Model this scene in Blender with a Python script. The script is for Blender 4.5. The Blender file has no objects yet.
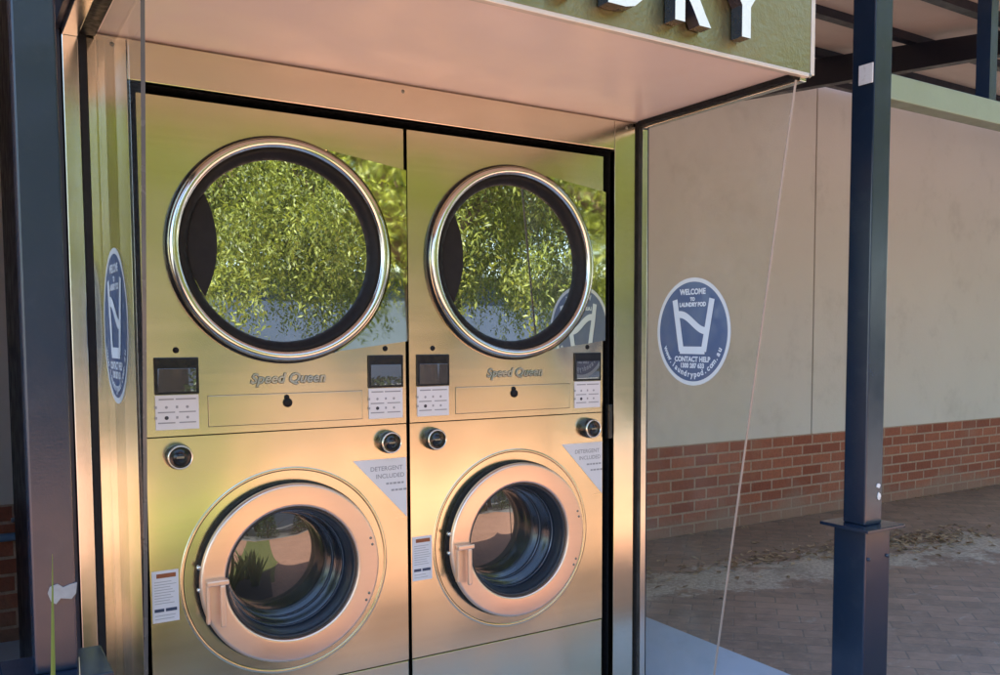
import bpy, bmesh, math, random
from mathutils import Vector, Matrix
R = math.radians
PI = math.pi
rng = random.Random(7)
scene = bpy.context.scene
COL = scene.collection

# ------------------------------------------------------------------ materials
def mat(name):
    m = bpy.data.materials.new(name); m.use_nodes = True
    nt = m.node_tree; nt.nodes.clear()
    out = nt.nodes.new('ShaderNodeOutputMaterial')
    return m, nt, out

def N(nt, t, **kw):
    n = nt.nodes.new(t)
    for k, v in kw.items():
        if k in n.inputs.keys(): n.inputs[k].default_value = v
        else: setattr(n, k, v)
    return n

def L(nt, a, b): nt.links.new(a, b)

def mixc(nt, fac, a, b, mode='MIX'):
    n = nt.nodes.new('ShaderNodeMix'); n.data_type = 'RGBA'; n.blend_type = mode
    for sock, v in ((n.inputs[0], fac), (n.inputs[6], a), (n.inputs[7], b)):
        if hasattr(v, 'is_output'): nt.links.new(v, sock)
        elif isinstance(v, (tuple, list)): sock.default_value = (*v[:3], 1)
        else: sock.default_value = v
    return n.outputs[2]

def noise(nt, scale, detail=4, rough=.55, vec=None, mapping=None):
    n = N(nt, 'ShaderNodeTexNoise'); n.inputs['Scale'].default_value = scale
    n.inputs['Detail'].default_value = detail; n.inputs['Roughness'].default_value = rough
    if vec is None:
        tc = N(nt, 'ShaderNodeTexCoord'); vec = tc.outputs['Object']
    if mapping:
        mp = N(nt, 'ShaderNodeMapping'); mp.inputs['Scale'].default_value = mapping
        L(nt, vec, mp.inputs['Vector']); vec = mp.outputs['Vector']
    L(nt, vec, n.inputs['Vector'])
    return n.outputs['Fac']

def ramp(nt, fac, lo, hi, a=0.0, b=1.0):
    n = N(nt, 'ShaderNodeMapRange'); n.interpolation_type = 'SMOOTHSTEP'; n.inputs['From Min'].default_value = lo; n.inputs['From Max'].default_value = hi
    n.inputs['To Min'].default_value = a; n.inputs['To Max'].default_value = b
    L(nt, fac, n.inputs['Value']); return n.outputs['Result']

def bump(nt, h, strength=.3, dist=.01, normal=None):
    b = N(nt, 'ShaderNodeBump'); b.inputs['Strength'].default_value = strength; b.inputs['Distance'].default_value = dist
    L(nt, h, b.inputs['Height'])
    if normal is not None: L(nt, normal, b.inputs['Normal'])
    return b.outputs['Normal']

def paint(name, col, rough=.5, metal=0.0, var=.12, vscale=6, rvar=.12, bmp=.0, bscale=60, coat=0.0, spec=.5, ior=1.5, dirt=0.0, dirtcol=(.25, .22, .19)):
    m, nt, out = mat(name)
    p = N(nt, 'ShaderNodeBsdfPrincipled')
    f = noise(nt, vscale)
    c = mixc(nt, f, tuple(x * (1 - var) for x in col), tuple(min(1, x * (1 + var)) for x in col))
    if dirt:
        f2 = noise(nt, vscale * 2.3, 6, .7)
        c = mixc(nt, ramp(nt, f2, .5, .75, 0, dirt), c, dirtcol)
    L(nt, c, p.inputs['Base Color'])
    f3 = noise(nt, vscale * 3, 3)
    L(nt, ramp(nt, f3, .3, .7, max(0, rough - rvar), min(1, rough + rvar)), p.inputs['Roughness'])
    p.inputs['Metallic'].default_value = metal; p.inputs['IOR'].default_value = ior
    p.inputs['Coat Weight'].default_value = coat
    p.inputs['Coat Roughness'].default_value = .08
    p.inputs['Specular IOR Level'].default_value = spec
    if bmp:
        L(nt, bump(nt, noise(nt, bscale, 5), bmp, .004), p.inputs['Normal'])
    L(nt, p.outputs[0], out.inputs[0])
    return m

def steel(name, col=(.60, .565, .52), rough=.26, aniso=.65, wav=.04, mottle=.0, lines=.0, rot=.25):
    """brushed stainless sheet; grain direction through the UV tangent"""
    m, nt, out = mat(name)
    p = N(nt, 'ShaderNodeBsdfPrincipled')
    p.inputs['Metallic'].default_value = 1.0
    uv = N(nt, 'ShaderNodeUVMap'); uv.uv_map = 'UVMap'
    g = noise(nt, 1.0, 3, .6, uv.outputs[0], (1.2, 55.0, 1.0))          # fine horizontal grain
    g2 = noise(nt, 3.0, 1.5, .45)                                           # handling marks
    c = mixc(nt, ramp(nt, g, .3, .7, 0, .25), tuple(x * .93 for x in col), tuple(min(1, x * 1.05) for x in col))
    c = mixc(nt, ramp(nt, g2, .3, .75, 0, .16), c, tuple(x * .72 for x in col))
    L(nt, c, p.inputs['Base Color'])
    r = N(nt, 'ShaderNodeMath'); r.operation = 'ADD'
    L(nt, ramp(nt, g2, .3, .7, rough * .8, rough * 1.3), r.inputs[0]); L(nt, ramp(nt, g, .2, .8, -.012, .012), r.inputs[1])
    L(nt, r.outputs[0], p.inputs['Roughness'])
    tan = N(nt, 'ShaderNodeTangent'); tan.direction_type = 'UV_MAP'; tan.uv_map = 'UVMap'
    p.inputs['Anisotropic'].default_value = aniso; p.inputs['Anisotropic Rotation'].default_value = rot
    L(nt, tan.outputs[0], p.inputs['Tangent'])
    w = noise(nt, 3.2, 2, .5)
    nrm = bump(nt, w, wav, .05)
    if mottle: nrm = bump(nt, noise(nt, 38, 4, .6), mottle, .01, nrm)
    L(nt, nrm, p.inputs['Normal'])
    L(nt, p.outputs[0], out.inputs[0])
    return m

def mirror_glass(name, tint, refl, rough=.0, dust=.012):
    """dark reflective tinted pane: reflective coat over an almost black body"""
    m, nt, out = mat(name)
    d = N(nt, 'ShaderNodeBsdfPrincipled'); d.inputs['Base Color'].default_value = (*tint, 1); d.inputs['Roughness'].default_value = .25
    g = N(nt, 'ShaderNodeBsdfGlossy'); g.inputs['Color'].default_value = (.95, .98, 1, 1); g.inputs['Roughness'].default_value = rough
    fr = N(nt, 'ShaderNodeFresnel'); fr.inputs['IOR'].default_value = 1.5
    mth = N(nt, 'ShaderNodeMath'); mth.operation = 'ADD'; mth.use_clamp = True
    L(nt, fr.outputs[0], mth.inputs[0]); mth.inputs[1].default_value = refl
    mx = N(nt, 'ShaderNodeMixShader'); L(nt, mth.outputs[0], mx.inputs[0]); L(nt, d.outputs[0], mx.inputs[1]); L(nt, g.outputs[0], mx.inputs[2])
    df = N(nt, 'ShaderNodeBsdfDiffuse'); df.inputs['Color'].default_value = (.5, .5, .48, 1)
    mx2 = N(nt, 'ShaderNodeMixShader'); L(nt, ramp(nt, noise(nt, 9, 5, .65), .5, .8, 0.0, dust), mx2.inputs[0])
    L(nt, mx.outputs[0], mx2.inputs[1]); L(nt, df.outputs[0], mx2.inputs[2])
    L(nt, mx2.outputs[0], out.inputs[0])
    return m

def clear_glass(name):
    m, nt, out = mat(name)
    t = N(nt, 'ShaderNodeBsdfTransparent'); t.inputs['Color'].default_value = (.955, .965, .955, 1)
    g = N(nt, 'ShaderNodeBsdfGlossy'); g.inputs['Roughness'].default_value = .0; g.inputs['Color'].default_value = (.97, .97, .97, 1)
    fr = N(nt, 'ShaderNodeFresnel'); fr.inputs['IOR'].default_value = 1.5
    gm = N(nt, 'ShaderNodeNewGeometry')
    k1 = N(nt, 'ShaderNodeMath'); k1.operation = 'SUBTRACT'; k1.inputs[0].default_value = 1.0; L(nt, gm.outputs['Backfacing'], k1.inputs[1])
    k2 = N(nt, 'ShaderNodeMath'); k2.operation = 'MULTIPLY'; L(nt, k1.outputs[0], k2.inputs[0]); L(nt, ramp(nt, fr.outputs[0], 0, 1, 0, .46), k2.inputs[1])
    mx = N(nt, 'ShaderNodeMixShader'); L(nt, k2.outputs[0], mx.inputs[0]); L(nt, t.outputs[0], mx.inputs[1]); L(nt, g.outputs[0], mx.inputs[2])
    df = N(nt, 'ShaderNodeBsdfDiffuse'); df.inputs['Color'].default_value = (.6, .57, .53, 1)
    mx2 = N(nt, 'ShaderNodeMixShader'); L(nt, ramp(nt, noise(nt, 5, 6, .65), .42, .8, 0.012, .07), mx2.inputs[0])
    L(nt, mx.outputs[0], mx2.inputs[1]); L(nt, df.outputs[0], mx2.inputs[2])
    L(nt, mx2.outputs[0], out.inputs[0])
    return m

def brick_paving(name, c1, c2, mortar, bw=.115, bh=.23, dirty=None, rot=0.0, dust=False):
    m, nt, out = mat(name)
    p = N(nt, 'ShaderNodeBsdfPrincipled')
    geo = N(nt, 'ShaderNodeNewGeometry')
    mp = N(nt, 'ShaderNodeMapping'); mp.inputs['Rotation'].default_value = (0, 0, rot); L(nt, geo.outputs['Position'], mp.inputs['Vector'])
    b = N(nt, 'ShaderNodeTexBrick'); b.inputs['Scale'].default_value = 1; b.inputs['Brick Width'].default_value = bw; b.inputs['Row Height'].default_value = bh
    b.inputs['Mortar Size'].default_value = .005; b.inputs['Mortar Smooth'].default_value = .3; b.inputs['Bias'].default_value = 0
    b.inputs['Color1'].default_value = (*c1, 1); b.inputs['Color2'].default_value = (*c2, 1); b.inputs['Mortar'].default_value = (*mortar, 1)
    L(nt, mp.outputs[0], b.inputs['Vector'])
    pos = geo.outputs['Position']
    n1 = noise(nt, 1.1, 6, .62, pos); n2 = noise(nt, 14, 5, .65, pos)
    c = mixc(nt, ramp(nt, n1, .35, .7, 0, .55), b.outputs['Color'], tuple(x * .72 for x in c1))
    c = mixc(nt, ramp(nt, n2, .35, .75, 0, .35), c, tuple(min(1, x * 1.5) for x in c2))
    if dust:
        # pale sandy film blown along the foot of the wall, with ragged edge
        sep = N(nt, 'ShaderNodeSeparateXYZ'); L(nt, pos, sep.inputs[0])
        n3 = noise(nt, 2.3, 9, .74, pos)
        # distance from the dust line y = 4.3 - .17*(x-4)
        a = N(nt, 'ShaderNodeMath'); a.operation = 'MULTIPLY_ADD'; L(nt, sep.outputs[0], a.inputs[0]); a.inputs[1].default_value = .20; a.inputs[2].default_value = -4.86
        s = N(nt, 'ShaderNodeMath'); s.operation = 'ADD'; L(nt, a.outputs[0], s.inputs[0]); L(nt, sep.outputs[1], s.inputs[1])
        ab = N(nt, 'ShaderNodeMath'); ab.operation = 'ABSOLUTE'; L(nt, s.outputs[0], ab.inputs[0])
        w = N(nt, 'ShaderNodeMath'); w.operation = 'MULTIPLY_ADD'; L(nt, n3, w.inputs[0]); w.inputs[1].default_value = -2.0; w.inputs[2].default_value = 1.0
        d = N(nt, 'ShaderNodeMath'); d.operation = 'ADD'; L(nt, ab.outputs[0], d.inputs[0]); L(nt, w.outputs[0], d.inputs[1])
        fac = ramp(nt, d.outputs[0], .12, .34, .95, 0)
        n5 = noise(nt, 38, 6, .7, pos)
        dcol = mixc(nt, ramp(nt, n5, .35, .65), mixc(nt, n2, (.27, .23, .19), (.48, .42, .35)), (.62, .555, .47))
        c = mixc(nt, fac, c, dcol)
        # pale scuffs
        n4 = noise(nt, 5.5, 7, .75, pos, (1.0, 2.2, 1.0))
        c = mixc(nt, ramp(nt, n4, .56, .72, 0, .5), c, (.46, .42, .37))
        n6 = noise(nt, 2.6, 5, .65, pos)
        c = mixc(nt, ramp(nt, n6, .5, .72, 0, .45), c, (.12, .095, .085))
    L(nt, c, p.inputs['Base Color'])
    L(nt, ramp(nt, n2, .3, .7, .7, .92), p.inputs['Roughness'])
    hgt = N(nt, 'ShaderNodeMath'); hgt.operation = 'MULTIPLY_ADD'; L(nt, b.outputs['Fac'], hgt.inputs[0]); hgt.inputs[1].default_value = -1.0
    L(nt, n2, hgt.inputs[2])
    L(nt, bump(nt, hgt.outputs[0], .5, .006), p.inputs['Normal'])
    L(nt, p.outputs[0], out.inputs[0])
    return m

def brick_wall(name):
    m, nt, out = mat(name)
    p = N(nt, 'ShaderNodeBsdfPrincipled')
    geo = N(nt, 'ShaderNodeNewGeometry'); pos = geo.outputs['Position']
    sep = N(nt, 'ShaderNodeSeparateXYZ'); L(nt, pos, sep.inputs[0])
    cmb = N(nt, 'ShaderNodeCombineXYZ'); L(nt, sep.outputs[0], cmb.inputs[0]); L(nt, sep.outputs[2], cmb.inputs[1])
    b = N(nt, 'ShaderNodeTexBrick'); b.inputs['Scale'].default_value = 1; b.inputs['Brick Width'].default_value = .24; b.inputs['Row Height'].default_value = .086
    b.inputs['Mortar Size'].default_value = .009; b.inputs['Mortar Smooth'].default_value = .25
    b.inputs['Color1'].default_value = (.33, .095, .056, 1); b.inputs['Color2'].default_value = (.50, .17, .10, 1); b.inputs['Mortar'].default_value = (.55, .37, .28, 1)
    L(nt, cmb.outputs[0], b.inputs['Vector'])
    n1 = noise(nt, 2.0, 5, .6, pos); n2 = noise(nt, 60, 4, .6, pos)
    c = mixc(nt, ramp(nt, n2, .35, .75, 0, .35), b.outputs['Color'], (.14, .06, .045))
    c = mixc(nt, ramp(nt, n1, .5, .75, 0, .3), c, (.42, .29, .23))
    # dusty splash zone low down, ragged
    w = N(nt, 'ShaderNodeMath'); w.operation = 'MULTIPLY_ADD'; L(nt, n1, w.inputs[0]); w.inputs[1].default_value = -.42; L(nt, sep.outputs[2], w.inputs[2])
    c = mixc(nt, ramp(nt, w.outputs[0], -.20, .02, .6, 0), c, (.38, .27, .21))
    L(nt, c, p.inputs['Base Color']); p.inputs['Roughness'].default_value = .88
    h = N(nt, 'ShaderNodeMath'); h.operation = 'MULTIPLY_ADD'; L(nt, b.outputs['Fac'], h.inputs[0]); h.inputs[1].default_value = -1.2; L(nt, n2, h.inputs[2])
    L(nt, bump(nt, h.outputs[0], .7, .008), p.inputs['Normal'])
    L(nt, p.outputs[0], out.inputs[0])
    return m

def leaf_mat(name, a, b, trans=.45):
    m, nt, out = mat(name)
    geo = N(nt, 'ShaderNodeNewGeometry')
    c = mixc(nt, geo.outputs['Random Per Island'], a, b)
    d = N(nt, 'ShaderNodeBsdfPrincipled'); d.inputs['Roughness'].default_value = .45
    L(nt, c, d.inputs['Base Color'])
    t = N(nt, 'ShaderNodeBsdfTranslucent'); L(nt, mixc(nt, .55, c, (b[0] * 1.5, b[1] * 1.5, b[2] * .5)), t.inputs['Color'])
    mx = N(nt, 'ShaderNodeMixShader'); mx.inputs[0].default_value = trans
    L(nt, d.outputs[0], mx.inputs[1]); L(nt, t.outputs[0], mx.inputs[2]); L(nt, mx.outputs[0], out.inputs[0])
    return m

M = {}
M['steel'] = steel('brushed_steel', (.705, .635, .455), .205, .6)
M['steel_frame'] = steel('brushed_steel_surround', (.74, .67, .54), .15, .35, .03)
M['steel_door'] = steel('satin_steel_door', (.96, .70, .54), .375, .0, .02)
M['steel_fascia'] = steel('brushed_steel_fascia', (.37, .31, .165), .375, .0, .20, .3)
M['polished'] = steel('polished_steel', (.84, .82, .64), .022, .0, .022)
M['chrome'] = paint('chrome', (.74, .70, .63), .15, 1.0, .05, 5, .04)
M['trim'] = steel('folded_steel_trim', (.68, .65, .59), .19, .5, .03)
M['edge'] = paint('pale_folded_edge', (.60, .54, .47), .4, .3, .06)
M['soffit'] = paint('satin_soffit_sheet', (.76, .63, .57), .37, .0, .05, 2.5, .06, spec=.6)
M['black'] = paint('black_rubber', (.010, .010, .012), .55, 0, .3, 20, spec=.2)
M['reflection_crescent'] = paint('charcoal_crescent', (.014, .014, .018), .55, 0, .1, 12, spec=.2)  # for the added crescent that stands in for a dark reflection
M['blackgloss'] = paint('black_plastic', (.012, .012, .014), .18, 0, .25, 30, .05)
M['door_rubber'] = paint('door_bowl_rubber', (.02, .024, .032), .36, 0, .3, 12, .05)
M['bowl'] = paint('drum_bowl_plastic', (.014, .019, .030), .19, .0, .2, 8, .03)
M['bowl_rim'] = paint('bowl_rim_steel', (.20, .23, .28), .20, .6, .1, 8, .04)
M['darkglass'] = mirror_glass('tinted_dryer_glass', (.012, .016, .02), .46)
M['washglass'] = mirror_glass('washer_bowl_glass', (.012, .016, .022), .07)
M['groove'] = paint('drawer_groove', (.16, .13, .09), .5, .5, .2, 9)
M['screen'] = mirror_glass('display_screen', (.035, .035, .042), .16)
M['label'] = paint('white_label', (.66, .65, .67), .45, 0, .04, 10)
M['print_grey'] = paint('grey_print', (.30, .30, .32), .5, 0, .1)
M['print_dark'] = paint('dark_print', (.035, .035, .05), .5, 0, .1)
M['print_red'] = paint('rust_print', (.26, .075, .03), .5, 0, .15)
M['print_blue'] = paint('navy_print', (.03, .05, .10), .5, 0, .15)
M['badge'] = paint('badge_chrome', (.55, .55, .52), .2, 1.0, .1, 6, .04)
M['badge_dark'] = paint('badge_dark_metal', (.22, .21, .17), .35, .6, .2)  # dark metal of the badge backing, small screws and rivets
M['glass'] = clear_glass('clear_panel_glass')
M['glass_edge'] = paint('ground_glass_edge', (.31, .265, .235), .4, 0, .05, 5, .05)
M['glass_edge_dark'] = paint('dark_glass_edge', (.09, .088, .09), .2, 0, .1, 5)
M['sticker_blue'] = paint('sticker_blue', (.062, .108, .225), .4, 0, .07, 8)
M['sticker_pale'] = paint('sticker_pale', (.60, .70, .80), .45, 0, .05, 8)
M['sticker_rim'] = paint('sticker_rim', (.58, .65, .70), .45, 0, .05, 8)
M['letter_face'] = paint('letter_face', (.68, .82, .80), .35, 0, .03, 4)
M['letter_side'] = paint('letter_side', (.010, .016, .032), .3, 0, .2, 9)
M['navy'] = paint('navy_post_paint', (.010, .0205, .043), .22, 0, .14, 5, .035, .05, 180, 0, .5, 1.6, .10, (.08, .09, .11))
M['post_front'] = M['navy']
M['beam_navy'] = paint('dark_beam_paint', (.010, .012, .024), .4, 0, .2, 4, .1, .05, 90)
M['chord'] = paint('beam_reflection_green', (.25, .30, .21), .40, .25, .10, 4, .08, .05, 120, .2, .5, 1.5, .15, (.33, .33, .28))  # green of reflected trees painted into the base colour of a navy chord
M['roof'] = paint('roof_lining', (.60, .50, .44), .6, 0, .08, 3, .08, .1, 20, dirt=.2, dirtcol=(.38, .30, .26))
M['plaster'] = paint('painted_render', (.76, .715, .675), .8, 0, .08, .9, .06, .4, 60, 0, .3, 1.5, .4, (.50, .46, .42))
M['joint'] = paint('render_joint', (.30, .25, .22), .9, 0, .2, 10)
M['brick'] = brick_wall('red_face_brick')
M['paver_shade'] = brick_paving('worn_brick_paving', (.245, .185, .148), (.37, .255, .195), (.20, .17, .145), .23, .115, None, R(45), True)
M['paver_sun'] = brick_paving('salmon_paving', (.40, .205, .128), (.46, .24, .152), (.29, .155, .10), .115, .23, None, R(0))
M['slab'] = paint('concrete_slab', (.45, .52, .62), .75, 0, .10, 3, .1, .2, 60, 0, .4, 1.5, .25, (.30, .31, .33))
M['lawn'] = paint('lawn_green', (.125, .135, .03), .9, 0, .35, 5, .05, .6, 40, dirt=.4, dirtcol=(.07, .085, .02))
M['soil'] = paint('garden_soil', (.05, .036, .026), .95, 0, .3, 8, .04, .6, 30)
M['leaf'] = leaf_mat('weeping_leaf', (.035, .058, .012), (.30, .335, .060), .42)
M['leaf_shrub'] = leaf_mat('shrub_leaf', (.03, .055, .014), (.07, .11, .02), .25)
M['blade'] = leaf_mat('flax_blade', (.085, .16, .035), (.16, .25, .06), .3)
M['blade_pale'] = leaf_mat('pale_blade', (.50, .52, .38), (.6, .6, .45), .3)
M['litter'] = leaf_mat('dry_leaf', (.14, .08, .045), (.56, .43, .29), .1)
M['bark'] = paint('bark', (.11, .075, .05), .95, 0, .35, 9, .04, .8, 25)
M['tape'] = paint('dusty_tape', (.27, .29, .31), .6, 0, .25, 60, dirt=.4)
M['white_tag'] = paint('white_tag', (.72, .74, .75), .5, 0, .08, 30, dirt=.3)
M['asphalt'] = paint('asphalt', (.21, .205, .195), .85, 0, .2, 8, .05, .4, 70)
M['far_wall'] = paint('pale_blue_render', (.045, .065, .10), .8, 0, .45, .55, .05)
M['far_glass'] = mirror_glass('far_window_glass', (.03, .04, .05), .2)
M['brass'] = paint('tap_metal', (.42, .50, .62), .3, .7, .15, 20)
M['pipe_blue'] = paint('blue_pipe', (.16, .27, .46), .4, 0, .1, 12)
M['cabinet_navy'] = paint('navy_cabinet', (.012, .030, .085), .40, 0, .12, 3, .06, .05, 60, .2)

# ------------------------------------------------------------------ mesh builder
ORG = {}
class MB:
    def __init__(s): s.v = []; s.f = []; s.m = []; s.sm = []
    def add(s, vs, fs, mi=0, smooth=False):
        o = len(s.v); s.v += [tuple(v) for v in vs]
        for f in fs: s.f.append(tuple(o + i for i in f)); s.m.append(mi); s.sm.append(smooth)
        return s
    def box(s, x0, x1, y0, y1, z0, z1, mi=0):
        vs = [(x, y, z) for x in (x0, x1) for y in (y0, y1) for z in (z0, z1)]
        return s.add(vs, [(0, 1, 3, 2), (4, 6, 7, 5), (0, 4, 5, 1), (2, 3, 7, 6), (0, 2, 6, 4), (1, 5, 7, 3)], mi)
    def rbox(s, x0, x1, y0, y1, z0, z1, b=.003, mi=0, seg=2):
        bm = bmesh.new()
        bmesh.ops.create_cube(bm, size=1)
        for v in bm.verts:
            v.co = Vector(((x0 + x1) / 2 + v.co.x * (x1 - x0), (y0 + y1) / 2 + v.co.y * (y1 - y0), (z0 + z1) / 2 + v.co.z * (z1 - z0)))
        bmesh.ops.bevel(bm, geom=bm.edges[:], offset=b, segments=seg, profile=.5, affect='EDGES')
        return s.bm(bm, mi)
    def holed(s, x0, x1, y0, y1, z0, z1, c, r, n=128, mi=0):
        angs = sorted([2 * PI * k / n for k in range(n)] + [math.atan2(z - c[1], x - c[0]) % (2 * PI) for x in (x0, x1) for z in (z0, z1)])
        a_ = []; b_ = []
        for t in angs:
            ca, sa = math.cos(t), math.sin(t); k = 1e9
            if ca > 1e-9: k = min(k, (x1 - c[0]) / ca)
            if ca < -1e-9: k = min(k, (x0 - c[0]) / ca)
            if sa > 1e-9: k = min(k, (z1 - c[1]) / sa)
            if sa < -1e-9: k = min(k, (z0 - c[1]) / sa)
            a_.append((c[0] + ca * k, c[1] + sa * k)); b_.append((c[0] + ca * r, c[1] + sa * r))
        m = len(angs)
        vs = [(p[0], y, p[1]) for y in (y0, y1) for ps in (a_, b_) for p in ps]
        fs = []
        for i in range(m):
            j = (i + 1) % m
            fs += [(i, j, m + j, m + i), (2 * m + i, 3 * m + i, 3 * m + j, 2 * m + j), (i, 2 * m + i, 2 * m + j, j), (m + i, m + j, 3 * m + j, 3 * m + i)]
        return s.add(vs, fs, mi)
    def shell(s, x0, x1, y0, y1, z0, z1, t, mi=0):
        # open-fronted box with walls of thickness t
        o = [(x0, z0), (x1, z0), (x1, z1), (x0, z1)]; i_ = [(x0 + t, z0 + t), (x1 - t, z0 + t), (x1 - t, z1 - t), (x0 + t, z1 - t)]
        vs = [(a, y0, b) for a, b in o] + [(a, y0, b) for a, b in i_] + [(a, y1, b) for a, b in o] + [(a, y1 - t, b) for a, b in i_]
        fs = [(8, 9, 10, 11), (12, 13, 14, 15)]
        for k in range(4):
            j = (k + 1) % 4
            fs += [(k, j, 4 + j, 4 + k), (k, 8 + k, 8 + j, j), (4 + k, 4 + j, 12 + j, 12 + k)]
        return s.add(vs, fs, mi)
    def bm(s, bm, mi=0, mtx=None, smooth=False, keepmi=False):
        bm.verts.index_update(); o = len(s.v)
        if mtx is not None:
            for f in bm.faces: f.smooth = False
        for v in bm.verts: s.v.append(tuple(mtx @ v.co) if mtx else tuple(v.co))
        for f in bm.faces:
            s.f.append(tuple(o + v.index for v in f.verts)); s.m.append(f.material_index if keepmi else mi); s.sm.append(smooth or f.smooth)
        bm.free(); return s
    def prism(s, poly, y0, y1, mi=0, axis='y'):
        n = len(poly)
        def P(a, b, c): return {'y': (a, c, b), 'x': (c, a, b), 'z': (a, b, c)}[axis]
        vs = [P(a, b, y0) for a, b in poly] + [P(a, b, y1) for a, b in poly]
        fs = [tuple(range(n)), tuple(range(2 * n - 1, n - 1, -1))] + [(i, n + i, n + (i + 1) % n, (i + 1) % n) for i in range(n)]
        return s.add(vs, fs, mi)
    def lathe(s, prof, c, n=96, mi=0, smooth=True, axis='y', closed=False):
        """prof = [(r, d)], d along axis from the centre; mi may be a list per segment"""
        o = len(s.v); k = len(prof)
        for i in range(n):
            t = 2 * PI * i / n; ca, sa = math.cos(t), math.sin(t)
            for r, d in prof:
                if axis == 'y': s.v.append((c[0] + r * ca, c[1] + d, c[2] + r * sa))
                elif axis == 'z': s.v.append((c[0] + r * ca, c[1] + r * sa, c[2] + d))
                else: s.v.append((c[0] + d, c[1] + r * ca, c[2] + r * sa))
        for i in range(n):
            j = (i + 1) % n
            for q in range(k if closed else k - 1):
                q2 = (q + 1) % k
                s.f.append((o + i * k + q, o + i * k + q2, o + j * k + q2, o + j * k + q))
                s.m.append(mi[q] if isinstance(mi, (list, tuple)) else mi); s.sm.append(smooth)
        return s
    def disc(s, r, c, n=96, mi=0, axis='y', rx=None):
        vs = []
        for i in range(n):
            t = 2 * PI * i / n; a, b = (rx or r) * math.cos(t), r * math.sin(t)
            vs.append({'y': (c[0] + a, c[1], c[2] + b), 'x': (c[0], c[1] + a, c[2] + b), 'z': (c[0] + a, c[1] + b, c[2])}[axis])
        return s.add(vs, [tuple(range(n))], mi)
    def tube(s, pts, rad, n=10, mi=0, cap=True):
        pts = [Vector(p) for p in pts]; rad = rad if isinstance(rad, (list, tuple)) else [rad] * len(pts)
        rings = []; up = Vector((.13, .31, .94)).normalized()
        for i, p in enumerate(pts):
            t = (pts[min(i + 1, len(pts) - 1)] - pts[max(i - 1, 0)]).normalized()
            a = t.cross(up)
            if a.length < 1e-3: a = t.cross(Vector((1, 0, 0)))
            a.normalize(); b = t.cross(a)
            rings.append([p + (a * math.cos(2 * PI * k / n) + b * math.sin(2 * PI * k / n)) * rad[i] for k in range(n)])
        o = len(s.v)
        for r in rings: s.v += [tuple(v) for v in r]
        for i in range(len(pts) - 1):
            for k in range(n):
                s.f.append((o + i * n + k, o + i * n + (k + 1) % n, o + (i + 1) * n + (k + 1) % n, o + (i + 1) * n + k)); s.m.append(mi); s.sm.append(True)
        if cap:
            s.f.append(tuple(o + k for k in range(n))[::-1]); s.m.append(mi); s.sm.append(False)
            e = o + (len(pts) - 1) * n
            s.f.append(tuple(e + k for k in range(n))); s.m.append(mi); s.sm.append(False)
        return s
    def build(s, name, mats, parent=None, world=True, recalc=True):
        me = bpy.data.meshes.new(name)
        org = Vector((0, 0, 0))
        if parent is not None and world: org = ORG[parent.name]
        me.from_pydata([tuple(Vector(v) - org) for v in s.v], [], s.f)
        for i, p in enumerate(me.polygons): p.material_index = s.m[i]; p.use_smooth = s.sm[i]
        mats = mats if isinstance(mats, (list, tuple)) else [mats]
        for m in mats: me.materials.append(m)
        if recalc:
            b = bmesh.new(); b.from_mesh(me); bmesh.ops.recalc_face_normals(b, faces=b.faces[:]); b.to_mesh(me); b.free()
        uv = me.uv_layers.new(name='UVMap')
        for p in me.polygons:
            n = p.normal; ax = max(range(3), key=lambda i: abs(n[i]))
            for li in p.loop_indices:
                c = me.vertices[me.loops[li].vertex_index].co
                uv.data[li].uv = ((c.x, c.z), (c.y, c.z), (c.x, c.y))[(1, 0, 2)[ax]] if ax != 2 else (c.x, c.y)
        o = bpy.data.objects.new(name, me); COL.objects.link(o)
        if parent is not None:
            o.parent = parent; ORG[o.name] = ORG[parent.name]
        else: ORG[o.name] = Vector((0, 0, 0))
        return o

def tag(o, label=None, cat=None, group=None, kind=None):
    if label: o['label'] = label
    if cat: o['category'] = cat
    if group: o['group'] = group
    if kind: o['kind'] = kind
    return o

def thing(name, label, cat, loc, group=None):
    o = bpy.data.objects.new(name, None); COL.objects.link(o); o.location = loc; o.empty_display_size = .1
    ORG[o.name] = Vector(loc); return tag(o, label, cat, group)

def copy_tree(o, parent=None):
    c = o.copy(); COL.objects.link(c); c.parent = parent
    for k in ('label', 'group'):
        pass
    for ch in list(o.children): copy_tree(ch, c)
    return c

def text_bm(s, size=1.0, bold=0.0, extrude=0.0, align='CENTER', spacing=1.0, shear=0.0):
    cu = bpy.data.curves.new('lettering', 'FONT'); cu.body = s; cu.size = size; cu.offset = bold; cu.extrude = extrude
    cu.align_x = align; cu.align_y = 'CENTER'; cu.space_character = spacing; cu.shear = shear; cu.resolution_u = 4
    ob = bpy.data.objects.new('lettering', cu); COL.objects.link(ob)
    dg = bpy.context.evaluated_depsgraph_get(); dg.update()
    me = bpy.data.meshes.new_from_object(ob.evaluated_get(dg))
    bm = bmesh.new(); bm.from_mesh(me)
    bpy.data.objects.remove(ob); bpy.data.curves.remove(cu); bpy.data.meshes.remove(me)
    return bm

FRONT = lambda x, y, z: Matrix(((1, 0, 0, x), (0, 0, -1, y), (0, 1, 0, z), (0, 0, 0, 1)))      # text facing -y
SIDE = lambda x, y, z: Matrix(((0, 0, -1, x), (-1, 0, 0, y), (0, 1, 0, z), (0, 0, 0, 1)))      # text facing -x

def struct(name, mb, m):
    return tag(mb.build(name, m), kind='structure')

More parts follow.
